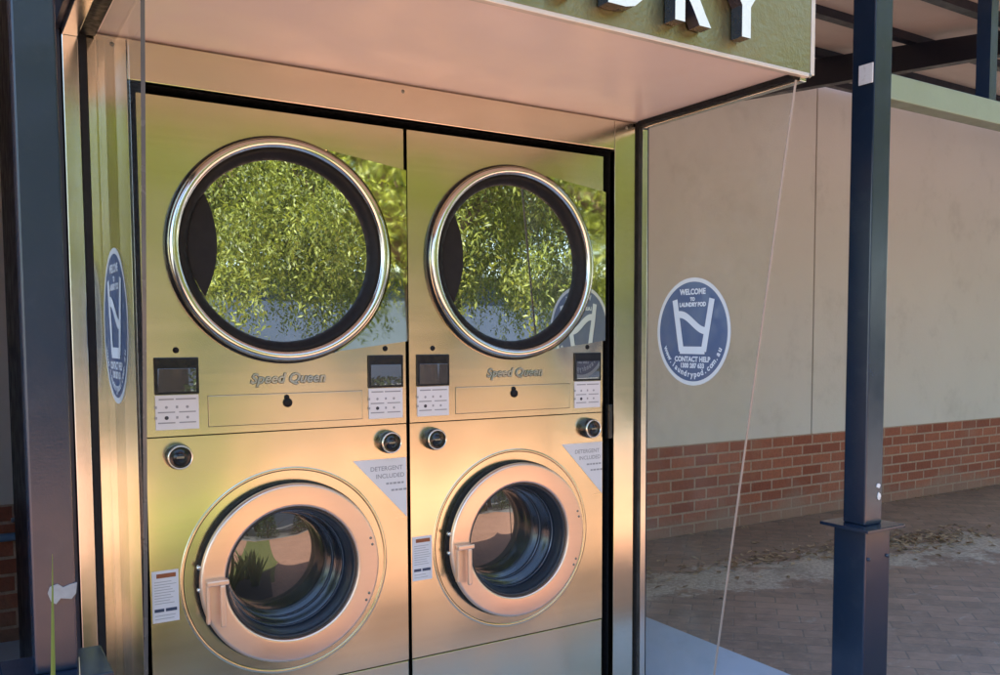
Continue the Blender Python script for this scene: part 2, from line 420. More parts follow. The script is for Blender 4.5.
# ------------------------------------------------------------------ ground
g = MB(); g.add([(-400, -400, 0), (400, -400, 0), (400, 400, 0), (-400, 400, 0)], [(0, 1, 2, 3)])
struct('ground', g, M['asphalt'])
g = MB(); g.add([(-7, -6.4, .003), (6.6, -6.4, .003), (6.6, 1.352, .003), (-7, 1.352, .003)], [(0, 1, 2, 3)])
struct('paved_court', g, M['paver_sun'])
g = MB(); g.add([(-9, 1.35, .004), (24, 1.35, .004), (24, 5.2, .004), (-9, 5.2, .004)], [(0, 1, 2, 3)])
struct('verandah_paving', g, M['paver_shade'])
g = MB(); g.rbox(-.35, 2.905, 1.72, 4.9, -.1, .08, .008)
struct('concrete_slab', g, M['slab'])
g = MB(); g.add([(1.35, .85, .008), (2.9, -6.2, .008), (1.75, -6.2, .008), (.64, .85, .008)], [(0, 1, 2, 3)])
struct('lawn', g, M['lawn'])
g = MB(); g.add([(-.3, .2, .012), (1.4, .2, .012), (1.2, 1.34, .012), (-.3, 1.34, .012)], [(0, 1, 2, 3)])
struct('garden_soil', g, M['soil'])

# ------------------------------------------------------------------ shop wall
W = 5.11
wall = thing('shop_wall', 'long cream rendered shop wall with a red brick base', 'wall', (4, W, 0))
MB().box(-9, 24, W, W + .25, -.1, .688).build('brick_base', M['brick'], wall)
for xa_, xb_ in ((-9, 5.992), (6.008, 24)):
    MB().box(xa_, xb_, W + .012, W + .25, .6885, 4.1).build('rendered_face', M['plaster'], wall)
MB().box(-.60, -.28, 3.2, W - .001, -.05, 3.05).build('unseen_shade_wall', M['cabinet_navy'], wall)  # unseen wall added to darken the gap left of the kiosk
MB().box(5.992, 6.008, W + .02, W + .25, .689, 4.1).build('movement_joint', M['joint'], wall)

# navy service cabinet + tap left of the kiosk, on the wall
cab = thing('service_cabinet', 'tall navy metal cabinet on the wall behind the near post', 'cabinet', (.45, W, .63))
MB().rbox(.24, .9, W - .16, W + .006, .63, 3.2, .006).build('cabinet_body', M['cabinet_navy'], cab)
for z, r in ((1.53, .028), (1.345, .03), (1.225, .034)):
    mb = MB().lathe([(0, -.03), (r, -.03), (r, 0)], (.275, W - .162, z), 16); mb.box(.258, .30, W - .20, W - .191, z - .008, z + .008)
    mb.build('latch', M['blackgloss'], cab)
MB().box(.258, .278, W - .165, W - .1605, 1.045, 1.065).build('sticker', M['white_tag'], cab)
tap = thing('garden_tap', 'pale blue water pipe with a tap on the brick base', 'tap', (.26, W, .54))
MB().tube([(.0, W - .05, .54), (.40, W - .05, .54)], .02, 12).build('water_pipe', M['pipe_blue'], tap)
mb = MB().tube([(.26, W - .05, .52), (.26, W - .05, .62)], [.02, .016], 10)
mb.tube([(.26, W - .06, .56), (.26, W - .13, .55), (.26, W - .15, .46)], [.014, .013, .012], 10)
mb.tube([(.225, W - .05, .62), (.295, W - .05, .625)], .011, 8)
mb.build('tap_body', M['brass'], tap)

# ------------------------------------------------------------------ verandah
PF = 2.131
ver = thing('verandah_roof', 'pitched verandah roof on dark rafters with a navy front truss, reflected green painted into its bottom chord', 'roof', (5, 1.9, 3.0))
SL = .13
def roofz(y): return 3.372 + SL * (y - 3.67)
X0, X1 = -8.0, 22.0
mb = MB(); y0, y1 = 1.80, W - .01
mb.add([(X0, y0, roofz(y0)), (X1, y0, roofz(y0)), (X1, y1, roofz(y1)), (X0, y1, roofz(y1)),
        (X0, y0, roofz(y0) + .03), (X1, y0, roofz(y0) + .03), (X1, y1, roofz(y1) + .03), (X0, y1, roofz(y1) + .03)],
       [(0, 1, 2, 3), (7, 6, 5, 4), (0, 4, 5, 1), (1, 5, 6, 2), (2, 6, 7, 3), (3, 7, 4, 0)])
mb.build('roof_lining', M['roof'], ver)
for x in (-4, -1, 2, 5.0, 10.8, 14):
    mb = MB(); ya, yb = PF + .09, W - .02
    def bot(y): return 3.217 + .0915 * (y - 4.29)
    def top(y): return roofz(y) - .052
    mb.prism([(ya, bot(ya)), (yb, bot(yb)), (yb, top(yb)), (ya, top(ya))], x, x + .07, axis='x')
    mb.build('rafter', M['beam_navy'], ver)
for y, t in ((2.15, .05), (2.86, .05), (3.5, .05), (4.2, .05), (4.85, .05)):
    MB().box(X0, X1, y, y + .06, roofz(y) - .05, roofz(y) - .002).build('purlin', M['beam_navy'], ver)
mb = MB().rbox(2.901, X1, PF + .005, PF + .085, 2.371, 2.463, .004)
mb.build('bottom_chord', M['chord'], ver)
MB().rbox(X0, X1, PF + .002, PF + .08, 3.021, 3.10, .004).build('top_chord', M['beam_navy'], ver)
for x in (3.545, 4.75, 6.0, 7.3, 8.7):
    MB().box(x, x + .05, PF + .012, PF + .073, 2.464, 3.02).build('strut', M['navy'], ver)

def post(x0, label, marks='right', h=.05):
    cx, cy = x0 + h, PF + h
    t = thing('verandah_post', label, 'post', (cx, cy, 0), 'dark steel verandah posts')
    MB().rbox(cx - h, cx + h, cy - h, cy + h, .800, 3.02, .005).build('shaft', M['navy'], t)
    MB().rbox(cx - h - .06, cx + h + .06, cy - h - .06, cy + h + .06, .787, .800, .003).build('cap_plate', M['navy'], t)
    MB().rbox(cx - h - .023, cx + h + .023, cy - h - .023, cy + h + .023, .0, .787, .006).build('base_box', M['navy'], t)
    for sx in (-.055, .055):
        for bz in (.10, .68): MB().lathe([(0, -.006), (.006, -.006), (.007, .001)], (cx + sx, cy - h - .024, bz), 8).build('bolt', M['navy'], t)
    if marks == 'right':
        MB().box(x0 - .005, x0 - .0005, cy - .045, cy + .015, 2.415, 2.485).build('white_tag', M['white_tag'], t)
        for (px_, pz, w, h) in ((.073, .945, .025, .018), (.078, .904, .019, .033)):
            pts = [(x0 + px_ + w * .5 * math.cos(a) * rng.uniform(.75, 1.1), pz + h * .5 * math.sin(a) * rng.uniform(.75, 1.1)) for a in [k * PI / 5 for k in range(10)]]
            MB().prism(pts, PF - .003, PF - .0002).build('paint_chip', M['white_tag'], t)
    else:
        pts = [(.139, 1.022), (.143, 1.034), (.156, 1.038), (.165, 1.030), (.176, 1.034), (.188, 1.036), (.186, 1.016), (.178, 1.006), (.160, 1.010), (.152, 1.000), (.144, 1.006)]
        pts = [(x * 1.11, 1.5 + (z - 1.5) * 1.11) for x, z in pts]
        MB().prism(pts, PF - .004, PF - .0002).build('white_tape', M['tape'], t)
    return t
post(2.799, 'dark navy steel post on a boxed base in front of the rendered wall')
post(.127, 'dark navy steel post with a scrap of white tape, close beside the kiosk', 'left', .0395)

# ------------------------------------------------------------------ kiosk
FY = 2.6265                                # surround front plane
ki = thing('laundry_kiosk', 'stainless steel laundry kiosk with glass side panels and a lettered hood', 'kiosk', (1.2, FY, .08))
XL, XR, OL, OR = .320, 2.1054, .414, 2.0056
OT, ST = 2.169, 2.275
# surround: lintel + two jambs, butted
mb = MB()
mb.rbox(OL, OR, FY, FY + .03, OT, ST - .003, .0015)
mb.build('lintel', M['steel_frame'], ki)
mb = MB().rbox(XL, OL - .0015, FY, FY + .03, .085, ST - .003, .0015)
mb.build('jamb', M['steel_frame'], ki)
mb = MB().rbox(OR + .0015, XR, FY, FY + .03, .085, ST - .003, .0015)
mb.build('jamb', M['steel_frame'], ki)
for x, z in ((1.189, 2.252), (.38, 2.252), (2.06, 2.252)):
    MB().lathe([(0, -.003), (.004, -.003), (.006, 0)], (x, FY, z), 12).build('screw', M['badge_dark'], ki)
# black reveal behind the opening
mb = MB()
mb.box(OL - .03, OR + .03, FY + .031, FY + .9, OT, OT + .04)
mb.box(OL - .03, OL - .0, FY + .031, FY + .9, .085, OT)
mb.box(OR, OR + .03, FY + .031, FY + .9, .085, OT)
mb.box(OL - .03, OR + .03, FY + .9, FY + .92, .085, OT + .04)
mb.build('reveal', M['black'], ki)
mb = MB().rbox(OR - .016, OR - .002, FY + .004, FY + .03, 1.13, 1.255, .002)
mb.build('latch', M['blackgloss'], ki)
# cabinet of the kiosk
mb = MB()
mb.box(.20, .262, FY + .008, FY + 1.6, .082, 2.8); mb.box(2.152, 2.19, FY + .032, FY + 1.6, .082, 2.8)
mb.box(.262, 2.152, FY + 1.56, FY + 1.6, .082, 2.8); mb.box(.262, 2.152, FY + .04, FY + 1.56, 2.76, 2.8)
mb.build('body', M['beam_navy'], ki)
# seals and outer trims along the glass
HY = 1.875
for bx in ((.302, .3185, FY - .012, FY + .02, .085, ST), (2.1065, 2.124, FY - .012, FY + .02, .085, ST),
           (.302, .3395, HY + .012, FY - .013, ST - .014, ST + .002), (2.1005, 2.124, HY + .012, FY - .013, ST - .014, ST + .002)):
    MB().box(*bx).build('seal', M['black'], ki)
for bx in ((.264, .3005, FY - .012, FY + .006, .085, ST - .02), (2.1255, 2.151, FY - .010, FY + .006, .085, ST - .02),
           (.264, .3005, HY + .004, FY - .013, ST - .022, ST + .02), (2.1255, 2.151, HY + .004, FY - .013, ST - .018, ST + .02)):
    MB().rbox(*bx, .002).build('outer_trim', M['trim'], ki)
# hood
MB().box(.3185, 2.124, HY + .004, FY + .03, ST + .003, ST + .02).build('soffit', M['soffit'], ki)
fas = MB().rbox(.25, 2.163, HY, HY + .02, ST + .008, 2.80, .0015).build('fascia', M['steel_fascia'], ki)
mb = MB().rbox(.25, 2.150, HY - .008, HY + .012, ST - .006, ST + .006, .002)
mb.build('bottom_lip', M['edge'], ki)
MB().rbox(2.1645, 2.180, HY - .002, HY + .03, ST + .004, 2.80, .002).build('corner_trim', M['edge'], ki)
mb = MB(); mb.box(.25, .2635, HY + .021, FY + .007, ST - .004, 2.80); mb.box(2.152, 2.164, HY + .021, FY + .031, ST + .021, 2.80)
mb.box(.2635, 2.152, HY + .021, FY + .03, 2.77, 2.80)
mb.build('hood_side', M['beam_navy'], ki)
mb = MB(); mb.lathe([(0, -.004), (.006, -.004), (.008, 0)], (2.157, HY - .001, ST + .001), 10)
mb.build('screw', M['badge_dark'], ki)
# lettering LAUNDRY on the fascia: every letter a piece of its own
LH = .165
def letter(ch, xl, w):
    bm = text_bm(ch, 1.0, .036, 0.0)
    xs = [v.co.x for v in bm.verts]; zs = [v.co.y for v in bm.verts]
    mx = Matrix.Translation((-min(xs), -min(zs), 0)); sc = Matrix.Diagonal((w / (max(xs) - min(xs)), LH / (max(zs) - min(zs)), 1, 1))
    bmesh.ops.transform(bm, matrix=sc @ mx, verts=bm.verts)
    r = bmesh.ops.extrude_face_region(bm, geom=bm.faces[:])
    nv = [e for e in r['geom'] if isinstance(e, bmesh.types.BMVert)]
    bmesh.ops.translate(bm, verts=nv, vec=(0, 0, -.042))
    bm.normal_update()
    for f in bm.faces: f.material_index = 0
    mb = MB().bm(bm, 0, FRONT(xl, HY - .046, 2.320), keepmi=True)
    o = mb.build('sign_letter', [M['letter_face'], M['letter_side']], fas)
    for p in o.data.polygons: p.material_index = 0 if p.normal.y < -.9 else 1
    o['label'] = 'raised letter %s with a pale face and dark sides' % ch
for ch, xl, w in (('L', .570, .095), ('A', .735, .150), ('U', .955, .120), ('N', 1.162, .125), ('D', 1.375, .126), ('R', 1.592, .126), ('Y', 1.776, .146)):
    letter(ch, xl, w)

# glass side panels with round stickers
def glass(X, ytop, ybot, label, em='glass_edge'):
    t = .008; zt, zb = ST - .016, .09
    yf = lambda z: ytop + (2.19 - z) * (ybot - ytop) / (2.19 - .72)
    mb = MB()
    poly = [(yf(zb) + .004, zb), (FY - .014, zb), (FY - .014, zt), (yf(zt) + .004, zt)]
    mb.prism(poly, X - t / 2, X + t / 2, 0, axis='x')
    o = mb.build('glass_panel', M['glass'], ki); o['label'] = label
    mb = MB()
    e = .0025
    mb.prism([(yf(zb), zb), (yf(zb) + e, zb), (yf(zt) + e, zt), (yf(zt), zt)], X - t / 2, X + t / 2, 0, axis='x')
    mb.build('glass_edge', M[em], o)
    return o
gl = glass(.345, 1.983, 2.180, 'glass side panel beside the near post', 'glass_edge_dark')
gr = glass(2.112, 1.895, 2.140, 'glass side panel in front of the rendered wall')
def sticker(X, y, z, r, parent):
    x = X - .0062
    mb = MB()
    mb.disc(r, (x, y, z), 72, 0, 'x'); 
    mb.lathe([(r * .925, -.0006), (r, -.0006)], (x, y, z), 72, 1, False, 'x')
    def P(u, v): return (x - .0012, y - u * r, z + v * r)
    lay = [0]
    def stroke(pts, w):
        lay[0] += 1; dx_ = -.00012 * lay[0]
        pts = [Vector(p) for p in pts]; n_ = len(pts); row = []
        for i in range(n_):
            d = (pts[min(i + 1, n_ - 1)] - pts[max(i - 1, 0)]).normalized(); n = Vector((-d.y, d.x)) * w / 2
            for q in (pts[i] + n, pts[i] - n):
                p_ = P(*q); row.append((p_[0] + dx_, p_[1], p_[2]))
        mb.add(row, [(2 * i, 2 * i + 2, 2 * i + 3, 2 * i + 1) for i in range(n_ - 1)], 2)
    for pts, w in (([(-.49, .60), (-.30, -.36)], .14), ([(.52, .60), (.31, -.36)], .14), ([(-.34, -.345), (.34, -.345)], .14)):
        stroke([Vector(p) for p in pts], w)
    wv = [(-.40 + .80 * k / 14, .17 + .155 * math.cos(PI * (k / 14) * 1.12 - .25)) for k in range(15)]
    stroke(wv, .13)
    for s, v, sz in (('WELCOME', .735, .115), ('TO', .60, .07), ('LAUNDRY POD', .50, .083), ('CONTACT HELP', -.515, .105), ('1300 287 633', -.635, .095)):
        bm = text_bm(s, sz * r * 1.25, .0012 * r / .19, 0)
        mb.bm(bm, 2, SIDE(x - .0012, y, z + v * r))
    s = 'www.laundrypod.com.au'
    for k, ch in enumerate(s):
        a = R(-90) + (k - (len(s) - 1) / 2) * R(6.6)
        bm = text_bm(ch, .15 * r, .001, 0)
        rot = Matrix.Rotation(a + PI / 2, 4, 'Z')
        bmesh.ops.transform(bm, matrix=Matrix.Translation((math.cos(a) * r * .80, math.sin(a) * r * .80, 0)) @ rot, verts=bm.verts)
        mb.bm(bm, 2, SIDE(x - .0012, y, z))
    mb.build('round_sticker', [M['sticker_blue'], M['sticker_rim'], M['sticker_pale']], parent, recalc=False)
sticker(.345, 2.42, 1.526, .187, gl)
sticker(2.112, 2.318, 1.518, .183, gr)

# ------------------------------------------------------------------ stacked washer dryer
MY, MW = 2.655, .7755
ZB = .085
def ring_steps(seq): return seq
def machine(x0, label):
    t = thing('stacked_washer_dryer', label, 'washer dryer', (x0 + MW / 2, MY, ZB), 'stacked washer dryers in the kiosk')
    g = .006
    xa, xb = x0 + g, x0 + MW - g
    Y = MY
    MB().shell(xa + .002, xb - .002, Y + .0125, Y + .80, ZB, 2.140, .02).build('cabinet', M['black'], t)
    # panels
    MB().holed(xa, xb, Y, Y + .012, 1.228, 2.145, (x0 + .390, 1.7485), .3185).build('dryer_panel', M['steel'], t)
    wp = MB().holed(xa, xb, Y, Y + .012, .461, 1.2245, (x0 + .39, .810), .262)
    wc = (x0 + .39, Y, .810)
    wp.build('washer_panel', M['steel'], t)
    MB().rbox(xa, xb, Y, Y + .012, ZB + .07, .4575, .0025).build('access_panel', M['steel'], t)
    MB().box(xa + .01, xb - .01, Y + .03, Y + .05, ZB, ZB + .068).build('kick_plate', M['black'], t)
    # pressed dish round the washer door
    MB().lathe([(.3085, .0004), (.3065, -.0014), (.3025, -.0020), (.2985, -.0014), (.2965, .0004)], wc, 128).build('pressed_surround', M['steel'], t)
    # --- dryer door
    dc = (x0 + .390, Y, 1.7485)
    dd = MB().lathe([(.326, -.0005), (.326, -.012), (.320, -.018)], dc, 128, 0)
    dd = dd.build('dryer_door', M['blackgloss'], t)
    MB().lathe([(.3195, -.016), (.3185, -.026), (.312, -.0335), (.304, -.036), (.296, -.0335), (.291, -.026), (.290, -.018)], dc, 128).build('chrome_ring', M['chrome'], dd)
    MB().lathe([(.2895, -.020), (.285, -.022), (.279, -.019), (.267, -.008), (.262, .004), (.2615, .020)], dc, 128).build('rubber_gasket', M['black'], dd)
    MB().disc(.2645, (dc[0], dc[1] + .012, dc[2]), 128).build('door_glass', M['darkglass'], dd)
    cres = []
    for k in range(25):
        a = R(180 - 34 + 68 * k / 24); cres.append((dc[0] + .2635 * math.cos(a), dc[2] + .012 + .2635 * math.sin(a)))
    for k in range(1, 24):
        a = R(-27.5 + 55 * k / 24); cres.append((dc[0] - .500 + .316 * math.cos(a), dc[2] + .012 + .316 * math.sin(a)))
    MB().prism(cres, dc[1] + .0085, dc[1] + .0115).build('reflection_crescent', M['reflection_crescent'], dd)  # crescent plate added to imitate a dark reflection in the door glass
    # polished hinge plate on the right of the door
    n = 40; arc = []
    for k in range(n + 1):
        a = R(66) - R(130) * k / n
        arc.append((dc[0] + .330 * math.cos(a), dc[2] + .330 * math.sin(a)))
    arc = [p for p in arc if p[0] < x0 + MW - .004]
    xr = x0 + MW - .002
    poly = [(x0 + .385 + .330 * math.cos(R(66)), 2.052)] + [(xr, 2.018), (xr, 1.487), (dc[0] + .330 * math.cos(R(-64)), 1.456)] + arc[::-1]
    # build as a fan of quads so the arc side stays clean
    hb = MB(); yb, yfz = Y - .0006, Y - .011
    # order outer boundary against arc points
    def outer(z):
        top = Vector((poly[0][0], 2.052)); tr = Vector((xr, 2.018)); br = Vector((xr, 1.487)); bt = Vector(poly[3])
        return tr, br
    top_pt, tr, br, bt = poly[0], (xr, 2.018), (xr, 1.487), poly[3]
    arc_l = arc
    # outer boundary sampled with the same count
    per = [top_pt, tr, br, bt]
    seg = [math.dist(per[i], per[i + 1]) for i in range(3)]; tot = sum(seg)
    def at(s):
        for i in range(3):
            if s <= seg[i] + 1e-9: f_ = s / seg[i]; return tuple(per[i][q] + (per[i + 1][q] - per[i][q]) * f_ for q in (0, 1))
            s -= seg[i]
        return per[-1]
    marks = sorted(set([tot * k / n for k in range(n + 1)] + [seg[0], seg[0] + seg[1]]))
    m_ = len(marks)
    outp = [at(s) for s in marks]
    inp = []
    for s in marks:
        a = R(66) - R(130) * s / tot
        q = (dc[0] + .330 * math.cos(a), dc[2] + .330 * math.sin(a)); q = (min(q[0], xr - .012), q[1]); inp.append(q)
    vs = [(p[0], yfz, p[1]) for p in outp] + [(p[0], yfz, p[1]) for p in inp] + [(p[0], yb, p[1]) for p in outp] + [(p[0], yb, p[1]) for p in inp]
    fs = []
    for i in range(m_ - 1):
        fs += [(i, i + 1, m_ + i + 1, m_ + i), (2 * m_ + i, 3 * m_ + i, 3 * m_ + i + 1, 2 * m_ + i + 1), (i, 2 * m_ + i, 2 * m_ + i + 1, i + 1), (m_ + i, m_ + i + 1, 3 * m_ + i + 1, 3 * m_ + i)]
    hb.add(vs, fs); hb.build('hinge_plate', M['polished'], t)
    # --- control displays with instruction cards
    for lx, w in ((.0305, .1155), (.6425, .1165)):
        a = x0 + lx
        d = MB().rbox(a, a + w, Y - .006, Y - .0005, 1.343, 1.444, .002).build('display', M['blackgloss'], t)
        MB().rbox(a + .008, a + w - .008, Y - .0075, Y - .0061, 1.350, 1.414, .0005).build('screen', M['screen'], d)
        c = MB().rbox(a + .001, a + w - .002, Y - .0035, Y - .0005, 1.246, 1.341, .001).build('instruction_card', M['label'], t)
        mb = MB()
        yy = Y - .0042
        mb.box(a + .010, a + w * .42, yy, yy + .0004, 1.328, 1.332, 0); mb.box(a + w * .46, a + w * .92, yy, yy + .0004, 1.328, 1.332, 0)
        for cxi in (.25, .72):
            for zc_ in (1.308, 1.279):
                dk = (cxi < .5 and zc_ < 1.29)
                mb.lathe([(0, 0), (.0055 if dk else .004, 0)], (a + w * cxi, yy, zc_), 10, 1 if dk else 0)
                mb.box(a + w * cxi - .022, a + w * cxi + .022, yy, yy + .0004, zc_ - .0155, zc_ - .012, 0)
                mb.box(a + w * cxi - .030, a + w * cxi - .024, yy, yy + .0004, zc_ - .003, zc_ + .004, 0)
        mb.build('card_print', [M['print_grey'], M['print_dark']], c)
        MB().lathe([(0, -.004), (.0075, -.003), (.0085, -.0004)], (a + w / 2, Y, 1.464), 16).build('card_sensor', M['black'], t)
    # --- maker's badge
    b = MB()
    bm = text_bm('Speed Queen', .040, .0009, .0016, shear=.28, spacing=1.0)
    xs = [v.co.x for v in bm.verts]; s_ = .222 / (max(xs) - min(xs))
    bmesh.ops.transform(bm, matrix=Matrix.Diagonal((s_, 1.0, 1, 1)), verts=bm.verts)
    b.bm(bm, 0, FRONT(x0 + .396, Y - .0030, 1.379))
    bo = b.build('maker_badge', M['badge'], t)
    b2 = MB(); bm = text_bm('Speed Queen', .040, .0024, .0004, shear=.28, spacing=1.0)
    bmesh.ops.transform(bm, matrix=Matrix.Diagonal((s_, 1.0, 1, 1)), verts=bm.verts)
    b2.bm(bm, 0, FRONT(x0 + .396, Y - .0012, 1.3785)); b2.build('badge_backing', M['badge_dark'], bo)
    # --- lint drawer with lock
    MB().rbox(x0 + .1685, x0 + .6235, Y - .0009, Y - .0003, 1.2475, 1.3365, .0002).build('drawer_gap', M['groove'], t)
    dr = MB().rbox(x0 + .170, x0 + .622, Y - .0022, Y - .0004, 1.249, 1.335, .0008).build('lint_drawer', M['steel'], t)
    MB().lathe([(0, -.010), (.011, -.010), (.0135, -.006), (.0135, -.002)], (x0 + .392, Y, 1.308), 20).lathe([(0, -.009), (.006, -.009), (.008, -.002)], (x0 + .390, Y, 1.324), 14).build('drawer_lock', M['black'], dr)
    # --- service locks
    for lx, op in ((.086, 0), (.705, 1)):
        c = (x0 + lx, Y, 1.172)
        k = MB().lathe([(.036, -.0005), (.036, -.012), (.034, -.028), (.032, -.032), (.0285, -.0325)], c, 40).build('service_lock', M['blackgloss'], t)
        MB().lathe([(.0315, -.029), (.0335, -.034), (.0315, -.038), (.0290, -.0375), (.0285, -.030)], c, 40).build('lock_rim', M['chrome'], k)
        MB().lathe([(0, -.0345), (.012, -.0345), (.0128, -.031), (.0288, -.031)], c, 40).build('lock_face', M['blackgloss'], k)
        mb = MB().rbox(c[0] - .010, c[0] + .010, Y - .0365, Y - .0346, c[2] - .003, c[2] + .003, .0005)
        mb.build('key_slot', M['badge_dark'], k)
    # --- triangular detergent notice
    tri = [(x0 + .590, 1.119), (x0 + MW - .008, 1.119), (x0 + MW - .008, .928)]
    c = MB().prism(tri, Y - .0016, Y - .0006).build('triangular_notice', M['label'], t)
    mb = MB()
    for s, dx, z, sz in (('DETERGENT', .700, 1.088, .0195), ('INCLUDED', .712, 1.064, .0195)):
        mb.bm(text_bm(s, sz, .0003, 0), 0, FRONT(x0 + dx, Y - .0021, z))
    for dx, w, z in ((.728, .060, 1.040), (.738, .046, 1.018)):
        q = x0 + dx - w / 2
        while q < x0 + dx + w / 2:
            l_ = rng.uniform(.006, .013); mb.box(q, q + l_, Y - .0021, Y - .0018, z - .003, z + .003, 1); q += l_ + .003
    mb.build('notice_print', [M['print_grey'], M['print_grey']], c, recalc=False)
    # --- warning label
    a = x0 + .010 
    c = MB().rbox(a, a + .069, Y - .0014, Y - .0005, .714, .858, .0003).build('warning_label', M['label'], t)
    mb = MB(); yy = Y - .0019
    mb.box(a + .012, a + .062, yy, yy + .0003, .838, .850, 1)
    for k in range(9):
        z = .828 - k * .0075; mb.box(a + .006, a + rng.uniform(.045, .063), yy, yy + .0003, z - .0016, z, 0)
    mb.box(a + .005, a + .030, yy, yy + .0003, .7435, .7525, 2); mb.box(a + .034, a + .063, yy, yy + .0003, .7435, .7525, 2)
    for k in range(2):
        z = .734 - k * .009; mb.box(a + .006, a + rng.uniform(.045, .063), yy, yy + .0003, z - .0016, z, 0)
    mb.build('label_print', [M['print_grey'], M['print_red'], M['print_blue']], c)
    # --- washer door
    wd = MB().lathe([(.268, -.0015), (.269, -.012), (.266, -.030), (.262, -.036)], wc, 128).build('washer_door', M['black'], t)
    MB().lathe([(.264, -.033), (.2638, -.0400), (.262, -.0435), (.2600, -.0462), (.2570, -.0478), (.2545, -.0480), (.205, -.0482), (.2022, -.0481), (.1985, -.0466), (.1960, -.0440), (.1945, -.030)], wc, 128).build('door_ring', M['steel_door'], wd)
    MB().lathe([(.1945, -.034), (.190, -.036), (.186, -.033), (.184, -.018), (.1805, .004), (.1765, .012), (.1735, .020), (.1715, .022), (.1700, .026), (.1675, .050), (.1640, .078), (.1620, .082), (.1595, .084), (.1575, .090), (.1530, .112), (.149, .130)], wc, 128,
               [0, 0, 0, 0, 0, 1, 2, 1, 1, 1, 1, 2, 1, 1, 0]).build('door_bowl', [M['door_rubber'], M['bowl'], M['bowl_rim']], wd)
    MB().lathe([(0, .1135), (.05, .1146), (.10, .1178), (.1500, .1230)], wc, 96).build('bowl_glass', M['washglass'], wd)
    # handle: bracket and a bar hanging down
    hx, hz = wc[0] - .222, wc[2] + .005
    mb = MB().rbox(hx - .030, hx + .030, Y - .075, Y - .049, hz - .004, hz + .012, .004)
    mb.rbox(hx + .004, hx + .020, Y - .077, Y - .064, hz - .122, hz - .002, .005)
    mb.rbox(hx - .030, hx - .020, Y - .066, Y - .047, hz - .112, hz - .002, .005)
    mb.build('handle', M['steel_door'], wd)
    for dz in (-.018, .045): MB().lathe([(0, -.007), (.006, -.007), (.007, .004)], (wc[0] - .2625, Y - .030, hz + dz), 10).build('latch_bolt', M['chrome'], wd)
    for dz in (.075, .055, -.095, -.115): MB().lathe([(0, -.0025), (.0038, -.002), (.0045, .001)], (wc[0] + math.sqrt(.247 ** 2 - dz ** 2), Y - .0480, wc[2] + dz), 10).build('hinge_rivet', M['badge_dark'], wd)
    return t
x1 = .431
m1 = machine(x1, 'stacked steel washer dryer nearer the dark post, tinted olive by reflected greenery')
m2 = machine(x1 + MW, 'stacked steel washer dryer beside the brick-backed glass panel, tinted peach')

# ------------------------------------------------------------------ dry leaf litter
def leaf_quad(mb, c, l, w, rx, ry, rz, mi=0):
    m_ = Matrix.Translation(c) @ Matrix.Rotation(rz, 4, 'Z') @ Matrix.Rotation(ry, 4, 'Y') @ Matrix.Rotation(rx, 4, 'X')
    vs = [m_ @ Vector(p) for p in ((-l / 2, 0, 0), (-l * .1, w / 2, w * .12), (l / 2, 0, 0), (-l * .1, -w / 2, w * .12))]
    mb.add(vs, [(0, 1, 2, 3)], mi)
mb = MB()
for (cx_, cy_, sx, sy, n) in ((5.35, 4.10, .26, .12, 340), (4.45, 4.24, .28, .08, 110), (6.0, 3.98, .28, .14, 260), (3.9, 4.2, .4, .2, 40), (6.5, 3.8, .5, .2, 60), (4.8, 4.4, .8, .25, 40)):
    for _ in range(n):
        x, y = rng.gauss(cx_, sx), rng.gauss(cy_, sy)
        if y > W - .06 or (x < 2.95): continue
        leaf_quad(mb, (x, y, -.0 + .006 + rng.random() * .02), rng.uniform(.03, .075), rng.uniform(.014, .036), rng.uniform(-.3, .3), rng.uniform(-.3, .3), rng.uniform(0, 2 * PI))
for _ in range(120):                                    # crumbs along the wall foot
    leaf_quad(mb, (rng.uniform(3.8, 10), W - rng.uniform(.02, .10), .012), rng.uniform(.02, .06), rng.uniform(.01, .02), .2, .2, rng.uniform(0, 6))
tag(mb.build('leaf_litter', M['litter'], recalc=False), 'dry brown leaves blown into a line along the wall foot', 'leaves', kind='stuff')

# ------------------------------------------------------------------ flax plants by the post
def blade(mb, base, tip, w, sag=.0, mi=0, fold=.25):
    base, tip = Vector(base), Vector(tip); n = 9
    d = tip - base; side = Vector((d.y, -d.x, 0))
    if side.length < .08: side = Vector((1, .15, 0))
    side.normalize(); rows = []
    for i in range(n + 1):
        t = i / n; p = base.lerp(tip, t) + Vector((0, 0, 1)) * sag * math.sin(PI * t) 
        ww = w * (min(1, .55 + t * 2.2) * (1 - t ** 2.2)) + .0006
        nrm = Vector((side.y, -side.x, 0)) * fold * ww
        rows.append((p - side * ww / 2, p + nrm, p + side * ww / 2))
    o = []
    for r in rows: o += list(r)
    fs = []
    for i in range(n):
        for k in range(2): fs.append((i * 3 + k, i * 3 + k + 1, i * 3 + 4 + k, i * 3 + 3 + k))
    mb.add(o, fs, mi, True)
def flax(loc, label, specs, n, hmax, group=None, seed=1):
    r_ = random.Random(seed); t = thing('flax_plant', label, 'plant', loc, group)
    mb = MB()
    for k in range(n):
        a = r_.uniform(0, 2 * PI); h = r_.uniform(.55, 1) * hmax; sp = r_.uniform(.15, .45) * h
        b = (loc[0] + .05 * math.cos(a), loc[1] + .05 * math.sin(a), 0)
        blade(mb, b, (loc[0] + sp * math.cos(a), loc[1] + sp * math.sin(a), h * .85), r_.uniform(.022, .04), .12 * h)
    mb.build('leaves', M['blade'], t, recalc=False)
    for (b, tip, w, mm) in specs:
        m2_ = MB(); blade(m2_, b, tip, w); m2_.build('leaf', M[mm], t, recalc=False)
    return t
